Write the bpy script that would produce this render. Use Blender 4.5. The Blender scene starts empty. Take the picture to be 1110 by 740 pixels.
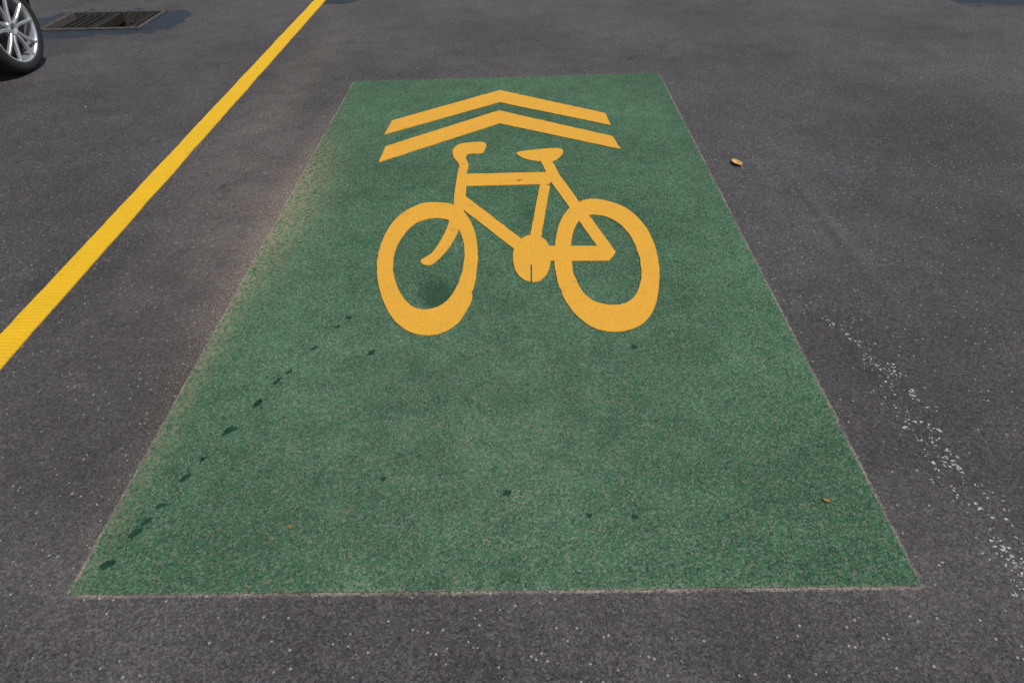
import bpy, math, random, bmesh
from mathutils import Matrix, Vector, noise as mnoise
from mathutils.geometry import delaunay_2d_cdt
random.seed(7)
sc=bpy.context.scene
sc.view_settings.view_transform='Standard'; sc.view_settings.look='None'; sc.view_settings.exposure=0
# World: x across the lane, y along the lane, z up, metres. Camera = standing photographer.
R=Matrix.Rotation(math.radians(1.155),3,'Z')@Matrix.Rotation(math.radians(90-40.3),3,'X')@Matrix.Rotation(math.radians(-1.5),3,'Z')
cd=bpy.data.cameras.new("camera"); cam=bpy.data.objects.new("camera",cd); sc.collection.objects.link(cam)
cd.sensor_width=36; cd.lens=22.7; cd.clip_start=0.05; cd.clip_end=2000
cam.matrix_world=Matrix.Translation((0,0,1.65))@R.to_4x4(); sc.camera=cam

# plan of the road markings, millimetres on the road
PLAN=dict(
patch="-1249,5018 1068,5072 1066,904 -1249,895",
ch1="-136,4758 577,4281 591,4076 -138,4520 -859,3993 -845,4221",
ch2="-135,4365 582,3900 610,3708 -131,4140 -830,3587 -825,3809",
LO="-419,3078 -339,3046 -269,2927 -223,2763 -201,2563 -202,2396 -209,2284 -216,2271 -210,2224 -226,2153 -259,2061 -317,1997 -383,1981 -452,2005 -518,2072 -576,2180 -626,2322 -661,2483 -673,2641 -662,2802 -626,2939 -566,3033 -498,3081",
LI="-410,2913 -351,2883 -303,2792 -271,2654 -263,2510 -271,2377 -293,2272 -323,2200 -363,2162 -412,2151 -466,2177 -515,2251 -558,2355 -588,2481 -595,2622 -576,2747 -539,2853 -480,2906",
RO="397,3091 471,3058 540,2997 592,2890 623,2763 634,2611 624,2448 597,2292 558,2154 505,2056 441,2004 369,1988 298,2007 243,2068 200,2156 177,2234 175,2268 162,2316 155,2424 157,2553 173,2716 204,2875 259,3006 322,3073",
RI="362,2926 430,2905 488,2839 525,2740 544,2622 546,2488 532,2363 501,2260 455,2188 398,2164 341,2172 290,2212 253,2300 234,2422 234,2559 249,2714 281,2836 319,2908",
bar="-211,3837 -222,3690 -305,3681 -318,3617 -297,3529 -301,3410 -292,3156 -297,3005 -348,3036 -354,3412 -351,3531 -391,3633 -404,3737 -375,3817 -314,3842",
top="-317,3411 190,3417 165,3270 -308,3264",
down="-307,3167 7,2696 -28,2606 -313,3025",
fork="-345,3066 -293,3005 -301,2836 -337,2647 -403,2498 -449,2492 -462,2531 -420,2585 -386,2699 -362,2847",
bb="57,2737 106,2710 134,2634 138,2522 121,2417 86,2353 49,2340 9,2362 -24,2428 -37,2543 -24,2647 12,2713",
seat="115,3303 164,3247 96,2685 43,2703",
sad="-17,3682 67,3717 218,3738 261,3709 246,3632 193,3559 107,3562 26,3603",
post="123,3574 188,3571 230,3344 171,3290",
stay="171,3301 231,3355 443,2577 405,2507 371,2595",
cst="121,2634 383,2627 442,2569 404,2500 116,2507",
slit="43,2475 50,2475 48,2320 41,2320",
spots="-1186,987 -1150,1088 -1133,1126 -1115,1182 -1082,1287 -1053,1361 -1005,1490 -951,1607 -947,1625 -914,1720 -905,1740 -878,1779 -816,1916 -756,2047 -719,2107 -585,1884 -444,1279 -51,1218 434,1897 192,1135 329,1130",
arc="1230,2120 1260,2034 1323,1874 1361,1615 1339,1403 1351,1202 1362,1073 1364,942 1366,780",
)
V={k:[Vector([int(q)/1000 for q in p.split(',')]) for p in v.split()] for k,v in PLAN.items()}

# ---------- node helpers
class NT:
    def __init__(s,name):
        s.m=bpy.data.materials.new(name); s.m.use_nodes=True; s.t=s.m.node_tree
        s.b=s.t.nodes['Principled BSDF']; s.co=s.t.nodes.new('ShaderNodeTexCoord').outputs['Object']
    def new(s,ty,**kw):
        n=s.t.nodes.new(ty)
        for k,v in kw.items(): setattr(n,k,v)
        return n
    def set(s,sock,v):
        if isinstance(v,bpy.types.NodeSocket): s.t.links.new(v,sock)
        else:
            if isinstance(v,(tuple,list)) and len(v)==3 and sock.type=='RGBA': v=(*v,1)
            sock.default_value=v
    def math(s,op,a,b=0.0,c=None,clamp=False):
        n=s.new('ShaderNodeMath',operation=op,use_clamp=clamp); s.set(n.inputs[0],a); s.set(n.inputs[1],b)
        if c is not None: s.set(n.inputs[2],c)
        return n.outputs[0]
    def vm(s,op,a,b=(0,0,0)):
        n=s.new('ShaderNodeVectorMath',operation=op); s.set(n.inputs[0],a); s.set(n.inputs[1],b)
        return n.outputs['Value'] if op in('DOT_PRODUCT','LENGTH') else n.outputs[0]
    def noise(s,scale,detail=3,rough=.6,vec=None):
        n=s.new('ShaderNodeTexNoise'); s.set(n.inputs['Vector'],vec or s.co); n.inputs['Scale'].default_value=scale
        n.inputs['Detail'].default_value=detail; n.inputs['Roughness'].default_value=rough
        return n.outputs['Fac']
    def vor(s,scale,feature='F1'):
        n=s.new('ShaderNodeTexVoronoi',feature=feature); s.set(n.inputs['Vector'],s.co); n.inputs['Scale'].default_value=scale
        return n.outputs['Distance'],n.outputs['Color']
    def step(s,v,a,b,lo=0.,hi=1.):
        n=s.new('ShaderNodeMapRange',interpolation_type='SMOOTHSTEP'); s.set(n.inputs[0],v)
        for i,q in enumerate((a,b,lo,hi)): n.inputs[i+1].default_value=q
        return n.outputs[0]
    def mix(s,f,a,b,blend='MIX'):
        n=s.new('ShaderNodeMix',data_type='RGBA',blend_type=blend); s.set(n.inputs[0],f); s.set(n.inputs[6],a); s.set(n.inputs[7],b)
        return n.outputs[2]
    def sep(s,c):
        n=s.new('ShaderNodeSeparateColor'); s.set(n.inputs[0],c); return n.outputs
    def gauss(s,x,y,sx,sy,ang=0):
        v=s.vm('SUBTRACT',s.co,(x,y,0))
        n=s.new('ShaderNodeMapping',vector_type='TEXTURE'); s.set(n.inputs['Vector'],v)
        n.inputs['Rotation'].default_value=(0,0,math.radians(ang)); n.inputs['Scale'].default_value=(sx,sy,1)
        l=s.vm('LENGTH',n.outputs[0]); return s.math('EXPONENT',s.math('MULTIPLY',s.math('MULTIPLY',l,l),-1))
    def quad(s,pts,vec=None):
        d=None; c=sum(pts,Vector((0,0)))/4
        for i in range(4):
            a,b=pts[i],pts[(i+1)%4]; e=(b-a).normalized(); n=Vector((e.y,-e.x))
            if n.dot(a-c)<0: n=-n
            q=s.math('SUBTRACT',s.vm('DOT_PRODUCT',vec or s.co,(n.x,n.y,0)),n.dot(a))
            d=q if d is None else s.math('MAXIMUM',d,q)
        return d
    def bump(s,h,strength,dist,nrm=None):
        n=s.new('ShaderNodeBump'); s.set(n.inputs['Height'],h); n.inputs['Strength'].default_value=strength; n.inputs['Distance'].default_value=dist
        if nrm: s.set(n.inputs['Normal'],nrm)
        return n.outputs[0]
    def out(s,col,rough,nrm=None,metal=0,spec=.3):
        s.set(s.b.inputs['Base Color'],col); s.set(s.b.inputs['Roughness'],rough); s.b.inputs['Metallic'].default_value=metal
        s.b.inputs['Specular IOR Level'].default_value=spec
        if nrm: s.set(s.b.inputs['Normal'],nrm)
        return s.m

patch=V['patch']
def asphalt():
    s=NT("asphalt")
    f=s.noise(300,4,.75); m=s.noise(60,3,.6); L=s.noise(.9,4,.55); L2=s.noise(4.5,4,.6)
    vd,vc=s.vor(170); vr=s.sep(vc)[0]
    v2,c2=s.vor(75); r2=s.sep(c2)
    base=s.mix(s.step(f,.34,.68),(.016,.015,.016),(.114,.105,.108))
    base=s.mix(s.math('MULTIPLY',s.step(vr,.6,1.),.5),base,(.172,.158,.156))
    base=s.mix(s.math('MULTIPLY',s.step(vr,.3,.0),.6),base,(.014,.013,.014))
    base=s.mix(s.math('MULTIPLY',s.step(r2[1],.8,.95),.25),base,(.15,.12,.095))
    t=s.math('MULTIPLY',s.step(L,.3,.7,.78,1.18),s.step(L2,.3,.7,.89,1.10))
    t=s.math('MULTIPLY',t,s.math('SUBTRACT',1,s.math('MULTIPLY',s.gauss(2.1,2.2,.5,6),.13)))
    cmb=s.new('ShaderNodeCombineColor'); [s.set(cmb.inputs[i],t) for i in range(3)]
    base=s.mix(1.,base,cmb.outputs[0],'MULTIPLY')
    n3=s.noise(38,4,.7)
    # dry brown dust between the line and the coating
    du=s.math('ADD',s.gauss(-1.70,4.6,.20,2.2),s.math('MULTIPLY',s.gauss(-1.42,3.0,.17,.9),1.))
    du=s.math('MULTIPLY',du,s.step(n3,.25,.7,.2,1.),clamp=True)
    du=s.math('MULTIPLY',du,s.step(L2,.3,.65,.45,1.))
    base=s.mix(s.math('MULTIPLY',du,.45),base,(.22,.170,.125))
    # light dust film elsewhere
    film=s.math('MULTIPLY',s.step(s.noise(1.7,5,.65),.45,.7),s.step(n3,.35,.65))
    base=s.mix(s.math('MULTIPLY',film,.14),base,(.19,.165,.145))
    far=s.gauss(.4,8.5,4.,3.0)
    base=s.mix(s.math('MULTIPLY',far,.15),base,(.16,.145,.13))
    dist=s.math('ADD',s.quad(patch),s.math('MULTIPLY',s.math('SUBTRACT',s.noise(45,3,.7),.5),.02))
    rim=s.math('MULTIPLY',s.step(dist,.014,.004),s.step(s.noise(120,3,.7),.38,.56))
    rim=s.math('MULTIPLY',rim,s.step(s.noise(6,3,.6),.35,.6,.35,1.))
    base=s.mix(s.math('MULTIPLY',rim,.8),base,(.38,.32,.26))
    spill=s.math('MULTIPLY',s.step(dist,.20,.0),s.step(s.noise(170,3,.75),.50,.63))
    lefty=s.math('ADD',s.math('MULTIPLY',s.gauss(-1.27,3.0,.15,1.2),1.25),.10)
    base=s.mix(s.math('MULTIPLY',s.math('MULTIPLY',spill,lefty),.9,clamp=True),base,(.46,.35,.24))
    # ghost of an old line at x = 1.45
    gl=s.math('MULTIPLY',s.gauss(1.43,1.6,.06,1.5),s.step(s.noise(75,5,.85),.55,.66))
    base=s.mix(s.math('MULTIPLY',gl,.45),base,(.30,.285,.27))
    gr=s.math('MULTIPLY',s.gauss(1.50,2.8,.022,.55,2),s.step(L2,.3,.6,.4,1.))
    base=s.mix(s.math('MULTIPLY',gr,.4),base,(.03,.028,.028))
    gr2=s.math('MULTIPLY',s.gauss(1.55,2.8,.035,.6,2),s.step(m,.35,.65)); base=s.mix(s.math('MULTIPLY',gr2,.3),base,(.17,.155,.145))
    # damp around the drain, plus darker, glossier patches beside the line and far right
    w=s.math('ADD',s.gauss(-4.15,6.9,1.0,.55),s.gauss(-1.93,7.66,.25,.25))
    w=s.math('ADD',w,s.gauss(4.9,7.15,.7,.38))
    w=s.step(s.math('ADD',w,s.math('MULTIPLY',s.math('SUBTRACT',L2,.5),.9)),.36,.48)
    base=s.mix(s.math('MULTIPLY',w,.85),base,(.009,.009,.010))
    oil=s.step(s.math('MULTIPLY',s.step(s.noise(2.6,2,.5),.66,.74),s.step(s.noise(22,3,.7),.35,.6)),.1,.9)
    base=s.mix(s.math('MULTIPLY',oil,.4),base,(.02,.018,.018))
    wh=s.math('MULTIPLY',s.step(v2,.32,.2),s.step(r2[0],.93,.945))
    base=s.mix(s.math('MULTIPLY',wh,.75),base,(.40,.38,.36))
    n=s.bump(f,.6,.003); n=s.bump(s.math('SUBTRACT',1,vd),.6,.003,n); n=s.bump(m,.4,.004,n)
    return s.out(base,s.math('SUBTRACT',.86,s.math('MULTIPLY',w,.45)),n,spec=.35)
def green():
    s=NT("green_coating")
    f=s.noise(290,4,.75); L=s.noise(1.3,4,.6); L2=s.noise(9,4,.6)
    vd,vc=s.vor(190); r=s.sep(vc)
    base=s.mix(s.step(f,.34,.66),(.015,.050,.025),(.080,.208,.108))
    base=s.mix(s.math('MULTIPLY',s.step(r[0],.72,.95),.6),base,(.18,.275,.17))
    base=s.mix(s.math('MULTIPLY',s.step(r[1],.28,.05),.75),base,(.018,.033,.024))
    base=s.mix(s.math('MULTIPLY',s.step(r[2],.84,.97),.6),base,(.26,.21,.165))
    wear=s.gauss(-.2,1.5,.95,.85)
    wear=s.math('MULTIPLY',wear,s.step(L2,.3,.7,.6,1.))
    grit=s.step(s.noise(240,3,.8),.42,.62)
    base=s.mix(s.math('MULTIPLY',s.math('MULTIPLY',wear,grit),.42),base,(.195,.225,.17))
    t=s.math('MULTIPLY',s.step(L,.3,.7,.82,1.12),s.step(L2,.3,.7,.91,1.09))
    cmb=s.new('ShaderNodeCombineColor'); [s.set(cmb.inputs[i],t) for i in range(3)]
    base=s.mix(1.,base,cmb.outputs[0],'MULTIPLY')
    du=s.math('ADD',s.gauss(-1.2,3.15,.17,.75),s.math('MULTIPLY',s.gauss(-1.24,2.2,.06,1.3),.7))
    du=s.math('MULTIPLY',du,s.step(s.noise(60,5,.8),.42,.60),clamp=True)
    base=s.mix(s.math('MULTIPLY',du,.65),base,(.38,.29,.18))
    dist=s.math('ADD',s.quad(patch),s.math('MULTIPLY',s.math('SUBTRACT',s.noise(45,3,.7),.5),.02))
    rim=s.math('MULTIPLY',s.step(dist,-.006,.004),s.step(s.noise(120,3,.7),.4,.56))
    base=s.mix(s.math('MULTIPLY',rim,.6),base,(.33,.30,.22))
    nn=s.math('MULTIPLY',s.math('SUBTRACT',s.noise(28,5,.75),.5),1.3)
    dm=s.math('ADD',s.gauss(-.36,2.25,.10,.17,20),s.math('MULTIPLY',s.gauss(.04,2.95,.14,.22),.6))
    dm=s.math('ADD',dm,s.math('MULTIPLY',s.gauss(-.12,2.45,.06,.1),.5))
    dm=s.step(s.math('ADD',dm,nn),.3,.85)
    base=s.mix(s.math('MULTIPLY',dm,.65),base,(.010,.043,.020))
    gm=s.math('MULTIPLY',s.step(s.noise(34,2,.5),.72,.76),.55)
    base=s.mix(gm,base,(.02,.035,.022))
    n=s.bump(f,.65,.003); n=s.bump(s.math('SUBTRACT',1,vd),.6,.003,n)
    return s.out(base,.9,n,spec=.22)
def yellow(name,col,dark,ang,per,hs):
    s=NT(name)
    n=s.new('ShaderNodeMapping'); s.set(n.inputs['Vector'],s.co); n.inputs['Rotation'].default_value=(0,0,math.radians(ang))
    wv=s.new('ShaderNodeTexWave',wave_type='BANDS',bands_direction='Y'); s.set(wv.inputs['Vector'],n.outputs[0])
    wv.inputs['Scale'].default_value=per; wv.inputs['Distortion'].default_value=2.2; wv.inputs['Detail'].default_value=2; wv.inputs['Detail Scale'].default_value=3
    h=wv.outputs['Fac']
    f=s.noise(280,4,.7); L=s.noise(5,4,.65)
    base=s.mix(s.step(f,.3,.7),dark,col)
    hm=s.math('MULTIPLY',s.step(h,.6,.05),s.step(s.noise(90,3,.6),.35,.6,.3,1.))
    base=s.mix(s.math('MULTIPLY',hm,hs),base,dark)
    base=s.mix(s.step(L,.35,.7,0,.45),base,tuple(c*.78 for c in col))
    pit=s.math('MULTIPLY',s.step(s.noise(190,3,.8),.58,.68),s.step(L,.36,.6))
    base=s.mix(s.math('MULTIPLY',pit,.65),base,(.12,.09,.03))
    scuff=s.math('MULTIPLY',s.step(s.noise(14,5,.8),.56,.70),.4)
    base=s.mix(scuff,base,tuple(c*.55 for c in dark))
    nb=s.bump(h,.6,.002); nb=s.bump(f,.6,.002,nb)
    return s.out(base,.75,nb,spec=.3)
def simple(name,col,rough=.6,metal=0,spec=.5,var=.25,scale=8,bs=0.,bd=.002,coat=0):
    s=NT(name); f=s.noise(scale,4,.6)
    c=s.mix(s.step(f,.3,.7),tuple(q*(1-var) for q in col),tuple(min(1,q*(1+var)) for q in col))
    m=s.out(c,rough,s.bump(f,bs,bd) if bs else None,metal,spec)
    s.b.inputs['Coat Weight'].default_value=coat; s.b.inputs['Coat Roughness'].default_value=.04
    return m
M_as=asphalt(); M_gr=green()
M_yl=yellow("yellow_thermoplastic_line",(.91,.57,.018),(.72,.38,.010),0,14,.7)
M_yb=yellow("yellow_symbol_paint",(.88,.475,.050),(.66,.30,.028),45,22,.65)

def obj(name,verts,faces,mat,z=None,parent=None,smooth=False):
    me=bpy.data.meshes.new(name); me.from_pydata([tuple(v) for v in verts],[],faces); me.update()
    o=bpy.data.objects.new(name,me); sc.collection.objects.link(o); me.materials.append(mat)
    if smooth:
        for p in me.polygons: p.use_smooth=True
    if parent: o.parent=parent
    return o
# ---------- road sheet with an opening for the drain
DX0,DX1,DY0,DY1=-4.60,-3.68,6.70,7.30
xs=[-400,-40,-12,DX0,DX1,12,40,400]; ys=[-400,-20,0,DY0,DY1,20,60,400]
vs=[(x,y,0) for y in ys for x in xs]; fs=[]
for j in range(7):
    for i in range(7):
        if xs[i]==DX0 and ys[j]==DY0: continue
        a=j*8+i; fs.append((a,a+1,a+9,a+8))
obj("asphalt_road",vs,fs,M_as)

def inside(p,lp):
    c=False; j=len(lp)-1
    for i in range(len(lp)):
        a,b=lp[i],lp[j]
        if (a[1]>p[1])!=(b[1]>p[1]) and p[0]<(b[0]-a[0])*(p[1]-a[1])/(b[1]-a[1])+a[0]: c=not c
        j=i
    return c
def slab(name,loops,z,th,mat,holes=()):
    """union of ground outlines (one or more polygons) minus holes, as one thin slab"""
    verts=[];faces=[]
    for lp in list(loops)+list(holes):
        b=len(verts); verts+= [Vector(p) for p in lp]; faces.append(list(range(b,b+len(lp))))
    r=delaunay_2d_cdt(verts,[],faces,1,1e-5)
    bm=bmesh.new(); bv=[bm.verts.new((p.x,p.y,z)) for p in r[0]]
    for f in r[2]:
        c=sum((r[0][i] for i in f),Vector((0,0)))/len(f)
        if not any(inside(c,lp) for lp in loops) or any(inside(c,lp) for lp in holes): continue
        try: bm.faces.new([bv[i] for i in f])
        except ValueError: pass
    for f in bm.faces:
        f.normal_update()
        if f.normal.z<0: f.normal_flip()
    be=[e for e in bm.edges if len(e.link_faces)==1]
    ex=bmesh.ops.extrude_edge_only(bm,edges=be)
    for v in [g for g in ex['geom'] if isinstance(g,bmesh.types.BMVert)]: v.co.z=z-th
    loose=[v for v in bm.verts if not v.link_faces]; bmesh.ops.delete(bm,geom=loose,context='VERTS')
    me=bpy.data.meshes.new(name); bm.to_mesh(me); bm.free(); me.materials.append(mat)
    o=bpy.data.objects.new(name,me); sc.collection.objects.link(o); return o
def rag(pts,seg,amp,fr=30):
    out=[]
    for i in range(len(pts)):
        a,b=Vector(pts[i]),Vector(pts[(i+1)%len(pts)]); L=(b-a).length; n=max(1,int(L/seg)); e=(b-a)/L; nn=Vector((e.y,-e.x))
        for k in range(n):
            p=a+(b-a)*k/n
            d=(mnoise.noise(Vector((p.x*fr,p.y*fr,1.3)))+.5*mnoise.noise(Vector((p.x*fr*3,p.y*fr*3,4.3))))*amp if k else 0
            out.append(p+nn*d)
    return out
def smooth(pts,k=4):
    out=[];n=len(pts)
    for i in range(n):
        p0,p1,p2,p3=[Vector(pts[(i+j-1)%n]) for j in range(4)]
        for q in range(k):
            t=q/k
            out.append(.5*((2*p1)+(-p0+p2)*t+(2*p0-5*p1+4*p2-p3)*t*t+(-p0+3*p1-3*p2+p3)*t**3))
    return out
slab("green_bike_lane_patch",[rag(patch,.02,.005)],.004,.0035,M_gr)
# yellow line
def lx(y): return -2.133+(y-2.0)*(-.0075)
seg=[i*.05-3 for i in range(0,340)]
L1=[(lx(y)+.005*mnoise.noise(Vector((y*3,0,0)))+.004*mnoise.noise(Vector((y*25,5,0))),y) for y in seg]
R1=[(lx(y)+.122+.005*mnoise.noise(Vector((y*3,9,0)))+.004*mnoise.noise(Vector((y*25,15,0))),y) for y in seg]
vs=[(*p,.006) for p in L1]+[(*p,.006) for p in R1]; n=len(seg)
vs+=[(p[0]-.001,p[1],.0005) for p in L1]+[(p[0]+.001,p[1],.0005) for p in R1]
fs=[]
for i in range(n-1):
    fs+=[(i,n+i,n+i+1,i+1),(2*n+i,i,i+1,2*n+i+1),(n+i,3*n+i,3*n+i+1,n+i+1)]
b=len(vs); y0,y1=seg[-1],200
vs+=[(lx(y0),y0,.006),(lx(y0)+.122,y0,.006),(lx(y1)+.122,y1,.006),(lx(y1),y1,.006)]; fs.append((b,b+1,b+2,b+3))
b=len(vs); y0,y1=-100,seg[0]
vs+=[(lx(y0),y0,.006),(lx(y0)+.122,y0,.006),(lx(y1)+.122,y1,.006),(lx(y1),y1,.006)]; fs.append((b,b+1,b+2,b+3))
obj("yellow_road_line",vs,fs,M_yl)

# ---------- markings
def ring(o,i,n=96):
    def res(pts):
        pts=smooth(pts,6); c=sum(pts,Vector((0,0)))/len(pts); out=[]
        for k in range(n):
            a=2*math.pi*k/n; d=Vector((math.sin(a),math.cos(a))); best=None
            for j in range(len(pts)):
                p,q=pts[j]-c,pts[(j+1)%len(pts)]-c; e=q-p; den=d.x*e.y-d.y*e.x
                if abs(den)<1e-12: continue
                t=(p.x*e.y-p.y*e.x)/den; u=(p.x*d.y-p.y*d.x)/den
                if t>0 and -1e-6<=u<=1+1e-6: best=max(best or 0,t)
            p=c+d*best; out.append(p+d*.003*mnoise.noise(Vector((p.x*28,p.y*28,3))))
        return out
    A,B=res(o),res(i)
    return [[A[k],A[(k+1)%n],B[(k+1)%n],B[k]] for k in range(n)]
loops=ring(V['LO'],V['LI'])+ring(V['RO'],V['RI'])
loops+=[rag(V[k],.03,.0025) for k in('top','down','seat','post','stay','cst')]
loops+=[smooth(V[k],3) for k in('bar','fork','bb','sad')]
slab("bicycle_symbol_marking",loops,.0085,.004,M_yb,[V['slit']])
slab("chevron_marking",[rag(V['ch1'],.03,.004)],.0085,.004,M_yb)
slab("chevron_marking.001",[rag(V['ch2'],.03,.004)],.0085,.004,M_yb)

# ---------- flat irregular blobs
def blob(c,rx,ry,ang,n=18,j=.3):
    s=random.random()*50; ca,sa=math.cos(ang),math.sin(ang); out=[]
    for k in range(n):
        a=2*math.pi*k/n; r=1+j*2*mnoise.noise(Vector((math.cos(a)*1.7+s,math.sin(a)*1.7,s)))
        x,y=rx*r*math.cos(a),ry*r*math.sin(a); out.append((c[0]+x*ca-y*sa,c[1]+x*sa+y*ca))
    return out
def sheet(name,polys,z,mat):
    vs=[];fs=[]
    for p in polys:
        b=len(vs); vs+=[(q[0],q[1],z) for q in p]; fs.append(tuple(range(b,b+len(p))))
    return obj(name,vs,fs,mat)
M_wet=simple("damp_green",(.013,.046,.026),.8,scale=260,var=.6,bs=.5,bd=.003,spec=.2)
sp=[]
for i,c in enumerate(V['spots']):
    big=i in(1,6,4,0,15); r=.0150 if big else random.uniform(.009,.0125)
    if i>14: r*=.75; sp.append(blob(c,r*1.3,r*1.1,random.random()*3,j=.35)); continue
    sp.append(blob(c,r*1.35,r*.8,math.radians(42),j=.45))
    for k in range(6):
        q=(c[0]+random.gauss(0,.022),c[1]+random.gauss(0,.035)); e=random.uniform(.0015,.0045); sp.append(blob(q,e,e,0,8))
sheet("damp_spots",sp,.0048,M_wet)

# worn white paint flecks along an old curved line
M_wp=simple("worn_white_paint",(.38,.365,.35),.85,scale=90,var=.4)
A=V['arc']; fl=[]
cum=[0]
for a,b in zip(A,A[1:]): cum.append(cum[-1]+(b-a).length)
for _ in range(760):
    t=random.random()**.8*cum[-1]
    for i in range(len(A)-1):
        if cum[i]<=t<=cum[i+1]: break
    e=(A[i+1]-A[i]).normalized(); p=A[i]+e*(t-cum[i]); off=random.gauss(0,.030)+.02*mnoise.noise(Vector((t*9,0,0)))
    if mnoise.noise(Vector((t*14,off*30,2)))<-.05: continue
    p=p+Vector((e.y,-e.x))*off; r=.0007+abs(random.gauss(0,.0018))
    fl.append(blob(p,r*random.uniform(1,2),r,random.random()*3,7,.5))
sheet("worn_white_line",fl,.0012,M_wp)

# small loose chips and grit
M_ch=simple("stone_chips",(.33,.30,.27),.9,scale=40,var=.5)
vs=[];fs=[]
def chip(x,y,z,r):
    b=len(vs); a0=random.random()*6
    for k in range(5):
        a=a0+k*1.257; q=r*random.uniform(.7,1.2); vs.append((x+q*math.cos(a),y+q*math.sin(a),z))
    vs.append((x+random.uniform(-.3,.3)*r,y,z+r*.8))
    for k in range(5): fs.append((b+k,b+(k+1)%5,b+5))
for _ in range(2000):
    x=random.uniform(-5,5.5); y=random.uniform(.5,8)
    chip(x,y,.004 if -1.25<x<1.07 and .9<y<5.04 else .0,random.uniform(.0008,.0028))
for _ in range(420):
    y=random.gauss(3.0,.9); x=-1.27-abs(random.gauss(0,.07)); chip(x,y,.0,random.uniform(.001,.003))
for _ in range(200): chip(random.gauss(-1.6,.18),random.uniform(.6,7),.0,random.uniform(.001,.003))
chip(-1.42,1.235,0,.006); chip(-2.35,4.0,0,.006); chip(2.2,3.4,0,.005); chip(-3.1,4.6,0,.008)
obj("gravel_chips",vs,fs,M_ch)

# leaves
def leaf(name,x,y,z,l,ang,col):
    m=simple(name+"_mat",col,.7,scale=60,var=.3); v=[];f=[];N=8
    for i in range(N+1):
        t=i/N; w=l*.32*math.sin(math.pi*t**.8)**.8+.0004; yy=(t-.5)*l; zz=.15*l*(2*t-1)**2
        for q in(-1,-.5,0,.5,1): v.append((q*w,yy,zz+abs(q)*w*.5))
    for i in range(N):
        for k in range(4): a=i*5+k; f.append((a,a+1,a+6,a+5))
    b=len(v); v+=[(-.0008,-.5*l-.3*l,.004),(.0008,-.8*l,.004),(.0008,-.5*l,.15*l),(-.0008,-.5*l,.15*l)]; f.append((b,b+1,b+2,b+3))
    o=obj(name,v,f,m,smooth=True); o.location=(x,y,z); o.rotation_euler=(0.05,.1,ang); return o
leaf("fallen_leaf",1.244,3.493,.002,.085,.35,(.60,.34,.10))
leaf("fallen_leaf",.911,1.177,.006,.022,1.1,(.30,.14,.04))
leaf("fallen_leaf",-.694,1.103,.006,.016,.4,(.26,.12,.04))
leaf("fallen_leaf",-.003,3.319,.009,.03,1.9,(.50,.25,.03))
leaf("fallen_leaf",.455,1.510,.006,.012,.9,(.12,.05,.02))

# ---------- storm drain: sunken opening, dirty water at the bottom
M_con=simple("drain_concrete",(.07,.060,.052),.9,scale=30,var=.55,bs=.5,bd=.004)
M_iron=simple("drain_iron",(.028,.021,.018),.7,metal=.3,scale=60,var=.5,bs=.4)
M_pit=simple("drain_pit_wall",(.022,.018,.015),.9)
s=NT("dirty_water"); s.out((.010,.009,.008),.06,s.bump(s.noise(9,2),.05,.01),spec=.5); M_water=s.m
dr=bpy.data.objects.new("storm_drain",None); sc.collection.objects.link(dr)
def box(name,x0,x1,y0,y1,z0,z1,mat,parent,bev=.0):
    v=[(x,y,z) for z in(z0,z1) for y in(y0,y1) for x in(x0,x1)]
    f=[(0,2,3,1),(4,5,7,6),(0,1,5,4),(2,6,7,3),(0,4,6,2),(1,3,7,5)]
    o=obj(name,v,f,mat,parent=parent)
    if bev:
        b=o.modifiers.new("b",'BEVEL'); b.width=bev; b.segments=2
    return o
t=.045
box("frame_1",DX0-t,DX1+t,DY0-t,DY0,-.5,.008,M_con,dr,.004); box("frame_2",DX0-t,DX1+t,DY1,DY1+t,-.5,.008,M_con,dr,.004)
box("frame_3",DX0-t,DX0,DY0,DY1,-.5,.006,M_con,dr,.003); box("frame_4",DX1,DX1+t,DY0,DY1,-.5,.006,M_con,dr,.003)
box("pit_floor",DX0,DX1,DY0,DY1,-.52,-.50,M_pit,dr)
sheet("standing_water",[[(DX0,DY0),(DX1,DY0),(DX1,DY1),(DX0,DY1)]],-.22,M_water).parent=dr
k=0
for x in(-4.50,-4.43,-4.36,-4.29,-4.22): box("bar_%d"%k,x,x+.022,DY0,DY1,-.05,-.012,M_iron,dr,.003); k+=1
box("beam",-4.16,-4.10,DY0,DY1,-.09,-.004,M_iron,dr,.004); box("beam",-3.78,-3.74,DY0,DY1,-.09,-.006,M_iron,dr,.004)

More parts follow.
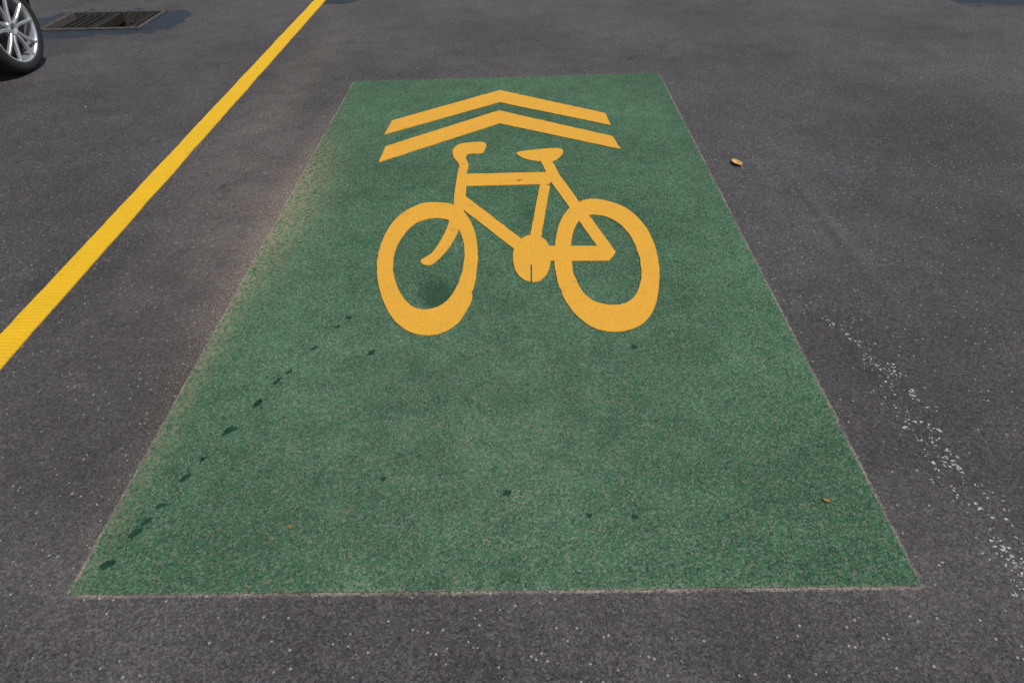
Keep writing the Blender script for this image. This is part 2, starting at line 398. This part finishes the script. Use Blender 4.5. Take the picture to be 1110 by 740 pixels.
# ---------- parked car
M_body=simple("car_paint",(.03,.033,.04),.25,metal=.3,scale=3,var=.05,coat=1)
M_glass=simple("car_glass",(.012,.014,.016),.05,scale=2,var=.1,spec=.8)
M_rub=simple("tyre_rubber",(.018,.018,.019),.8,scale=50,var=.3,bs=.2)
M_al=simple("alloy",(.74,.75,.77),.30,metal=.75,scale=6,var=.05)
M_blk=simple("black_plastic",(.012,.012,.013),.6,scale=30,var=.2)
M_red=simple("tail_lamp",(.35,.01,.012),.1,scale=5,var=.1,coat=1)
M_clr=simple("head_lamp",(.55,.56,.58),.08,scale=5,var=.1,coat=1)
car=bpy.data.objects.new("parked_car",None); sc.collection.objects.link(car); car.location=(-4.81,.24,0)
def loft(name,rings,mat,sm=True):
    n=len(rings[0]); v=[p for r in rings for p in r]; f=[]
    for i in range(len(rings)-1):
        for k in range(n): a=i*n+k; b=i*n+(k+1)%n; f.append((a,b,b+n,a+n))
    f.append(tuple(range(n))[::-1]); f.append(tuple(range((len(rings)-1)*n,len(rings)*n)))
    o=obj(name,v,f,mat,parent=car,smooth=sm); bm=bmesh.new(); bm.from_mesh(o.data); bmesh.ops.recalc_face_normals(bm,faces=bm.faces); bm.to_mesh(o.data); bm.free(); return o
def sec(y,w,zb,zt):
    h=[(0,zb),(w*.80,zb),(w*.95,zb+.05),(w*.985,zb+.16),(w,(zb+zt)/2),(w*.985,zt-.16),(w*.94,zt-.05),(w*.82,zt),(0,zt+.025)]
    return [(x,y,z) for x,z in h]+[(-x,y,z) for x,z in h[-2:0:-1]]
st=[(5.80,.50,.42,.70),(5.76,.64,.38,.80),(5.68,.76,.34,.90),(5.58,.835,.30,.95),(5.45,.875,.26,.97),(5.2,.89,.24,.98),(4.6,.89,.20,.97),(3.8,.89,.20,.95),(3.0,.89,.20,.93),(2.55,.89,.22,.91),(2.2,.88,.23,.87),(1.9,.85,.24,.81),(1.68,.79,.27,.74),(1.52,.68,.32,.66),(1.45,.52,.38,.60)]
body=loft("body",[sec(*q) for q in st],M_body)
def cyl(y,r,w=1.9):
    v=[];f=[];N=48
    for s_ in(-1,1):
        for k in range(N): a=2*math.pi*k/N; v.append((s_*w/2,y+r*math.cos(a),.325+r*math.sin(a)))
    for k in range(N): f.append((k,(k+1)%N,N+(k+1)%N,N+k))
    f.append(tuple(range(N))[::-1]); f.append(tuple(range(N,2*N)))
    return v,f
AX=(5.18,2.60)
bm=bmesh.new()
for y in AX:
    for side in(-1,1):
        vv,ff=cyl(y,.375,.30); bv=[bm.verts.new((p[0]+side*.80,p[1],p[2])) for p in vv]
        for q in ff: bm.faces.new([bv[i] for i in q])
bmesh.ops.recalc_face_normals(bm,faces=bm.faces)
me=bpy.data.meshes.new("cut"); bm.to_mesh(me); bm.free(); cut=bpy.data.objects.new("cut",me); sc.collection.objects.link(cut); cut.parent=car
me.materials.append(M_blk)
md=body.modifiers.new("arch",'BOOLEAN'); md.operation='DIFFERENCE'; md.object=cut; md.solver='EXACT'
bpy.context.view_layer.update()
dg=bpy.context.evaluated_depsgraph_get(); nm=bpy.data.meshes.new_from_object(body.evaluated_get(dg)); body.modifiers.clear(); body.data=nm
bpy.data.objects.remove(cut)
if len(nm.materials)<2: nm.materials.append(M_blk)
def rr(y0,y1,w,z,c=.12,n=5):
    out=[]
    for cx,cy,a0 in((w-c,y1-c,0),(-w+c,y1-c,90),(-w+c,y0+c,180),(w-c,y0+c,270)):
        for k in range(n): a=math.radians(a0+90*k/(n-1)); out.append((cx+c*math.cos(a),cy+c*math.sin(a),z))
    return out
loft("windows",[rr(2.35,5.62,.79,.95),rr(2.75,5.52,.74,1.10),rr(3.15,5.38,.67,1.28),rr(3.40,5.20,.61,1.40)],M_glass)
loft("roof",[rr(3.36,5.24,.625,1.395),rr(3.42,5.20,.60,1.44),rr(3.6,5.0,.48,1.475),rr(3.9,4.7,.25,1.485)],M_body)
def bar(name,a,b,w,mat):
    a,b=Vector(a),Vector(b); d=(b-a).normalized(); u=Vector((0,1,0)).cross(d); u=u.normalized() if u.length>.01 else Vector((1,0,0)); s2=d.cross(u).normalized()
    v=[p+u*i*w*.35+s2*j*w for p in(a,b) for i,j in((-1,-1),(1,-1),(1,1),(-1,1))]
    return obj(name,v,[(0,3,2,1),(4,5,6,7),(0,1,5,4),(1,2,6,5),(2,3,7,6),(3,0,4,7)],mat,parent=car)
for sx in(-1,1):
    bar("pillar_a",(sx*.765,2.42,.95),(sx*.60,3.46,1.41),.035,M_body)
    bar("pillar_b",(sx*.795,4.15,.95),(sx*.625,4.2,1.41),.04,M_body)
    bar("pillar_c",(sx*.775,5.45,.95),(sx*.60,5.10,1.41),.09,M_body)
    o=box("mirror",sx*.88-.09,sx*.88+.09,2.75,2.87,.98,1.11,M_body,car,.03)
    o=box("door_handle",sx*.893-.012,sx*.893+.012,3.95,4.12,.78,.80,M_blk,car,.004)
    o=box("door_handle",sx*.893-.012,sx*.893+.012,4.85,5.0,.80,.82,M_blk,car,.004)
    box("tail_lamp",sx*.70-.11,sx*.70+.11,5.62,5.76,.74,.86,M_red,car,.02)
    box("head_lamp",sx*.62-.13,sx*.62+.13,1.55,1.75,.58,.66,M_clr,car,.02)
box("number_plate",-.26,.26,5.79,5.812,.50,.61,M_clr,car,.004)
box("grille",-.40,.40,1.44,1.5,.42,.52,M_blk,car,.01)
box("underbody",-.70,.70,1.6,5.6,.16,.24,M_blk,car,.02)
def lathe(name,prof,mat,N=64,parent=None,closed=True):
    v=[];f=[];n=len(prof)
    for k in range(N):
        a=2*math.pi*k/N
        for x,r in prof: v.append((x,r*math.cos(a),r*math.sin(a)))
    for k in range(N):
        for i in range(n if closed else n-1):
            a=k*n+i; b=k*n+(i+1)%n; c=((k+1)%N)*n+(i+1)%n; d=((k+1)%N)*n+i; f.append((a,d,c,b))
    return obj(name,v,f,mat,parent=parent,smooth=True)
def wheel(i,x,y,side):
    e=bpy.data.objects.new("wheel_%d"%i,None); sc.collection.objects.link(e); e.parent=car; e.location=(x,y,.325)
    if side<0: e.rotation_euler=(0,0,math.pi)
    lathe("tyre",[(-.19,.235),(-.205,.262),(-.20,.298),(-.178,.318),(-.155,.3235),(-.15,.319),(-.145,.324),(-.105,.325),(-.10,.319),(-.095,.325),(-.06,.324),(-.055,.319),(-.05,.3235),(-.028,.318),(-.006,.300),(.001,.275),(-.008,.248),(-.022,.236)],M_rub,96,e)
    lathe("rim",[(-.012,.246),(-.006,.243),(-.010,.232),(-.03,.226),(-.09,.222),(-.18,.232),(-.18,.236),(-.022,.238)],M_al,96,e)
    lathe("brake_disc",[(-.10,.02),(-.10,.15),(-.115,.15),(-.115,.02)],M_iron,48,e)
    lathe("hub",[(-.10,.001),(-.10,.055),(-.035,.060),(-.018,.05),(-.014,.034),(-.02,.030),(-.016,.001)],M_al,40,e)
    lathe("well",[(-.125,.001),(-.125,.222),(-.13,.222),(-.13,.001)],M_blk,48,e)
    for k in range(5):
        for dd in(-1,1):
            a=2*math.pi*k/5+.3
            pr=[(.045,.012,-.022,.014),(.10,.021,-.020,.012),(.16,.040,-.016,.0105),(.205,.056,-.012,.011),(.234,.068,-.012,.014)]
            v=[];f=[]
            for r,off,xx,hw in pr:
                for q,dx in((-hw,-.002),(-hw*.6,.004),(hw*.6,.004),(hw,-.002),(hw,-.022),(-hw,-.022)):
                    lx_,ly=r,dd*off+q; v.append((xx+dx,lx_*math.cos(a)-ly*math.sin(a),lx_*math.sin(a)+ly*math.cos(a)))
            for i2 in range(4):
                for m_ in range(6): a_=i2*6+m_; b_=i2*6+(m_+1)%6; f.append((a_,b_,b_+6,a_+6))
            obj("spoke",v,f,M_al,parent=e)
i=1
for y in AX:
    for side in(1,-1): wheel(i,side*.885,y,side); i+=1

# ---------- light
az=math.radians(120); el=math.radians(60)
sd=Vector((math.sin(az)*math.cos(el),math.cos(az)*math.cos(el),math.sin(el)))
sl=bpy.data.lights.new("sun",'SUN'); sl.energy=3.3; sl.angle=math.radians(.6); sl.color=(1,.95,.87)
so=bpy.data.objects.new("sun",sl); sc.collection.objects.link(so); so.rotation_euler=sd.to_track_quat('Z','Y').to_euler()
w=bpy.data.worlds.new("World"); sc.world=w; w.use_nodes=True; nt=w.node_tree
sk=nt.nodes.new('ShaderNodeTexSky'); sk.sky_type='NISHITA'; sk.sun_disc=False; sk.sun_elevation=el; sk.sun_rotation=az
nt.links.new(sk.outputs[0],nt.nodes['Background'].inputs[0]); nt.nodes['Background'].inputs[1].default_value=.09
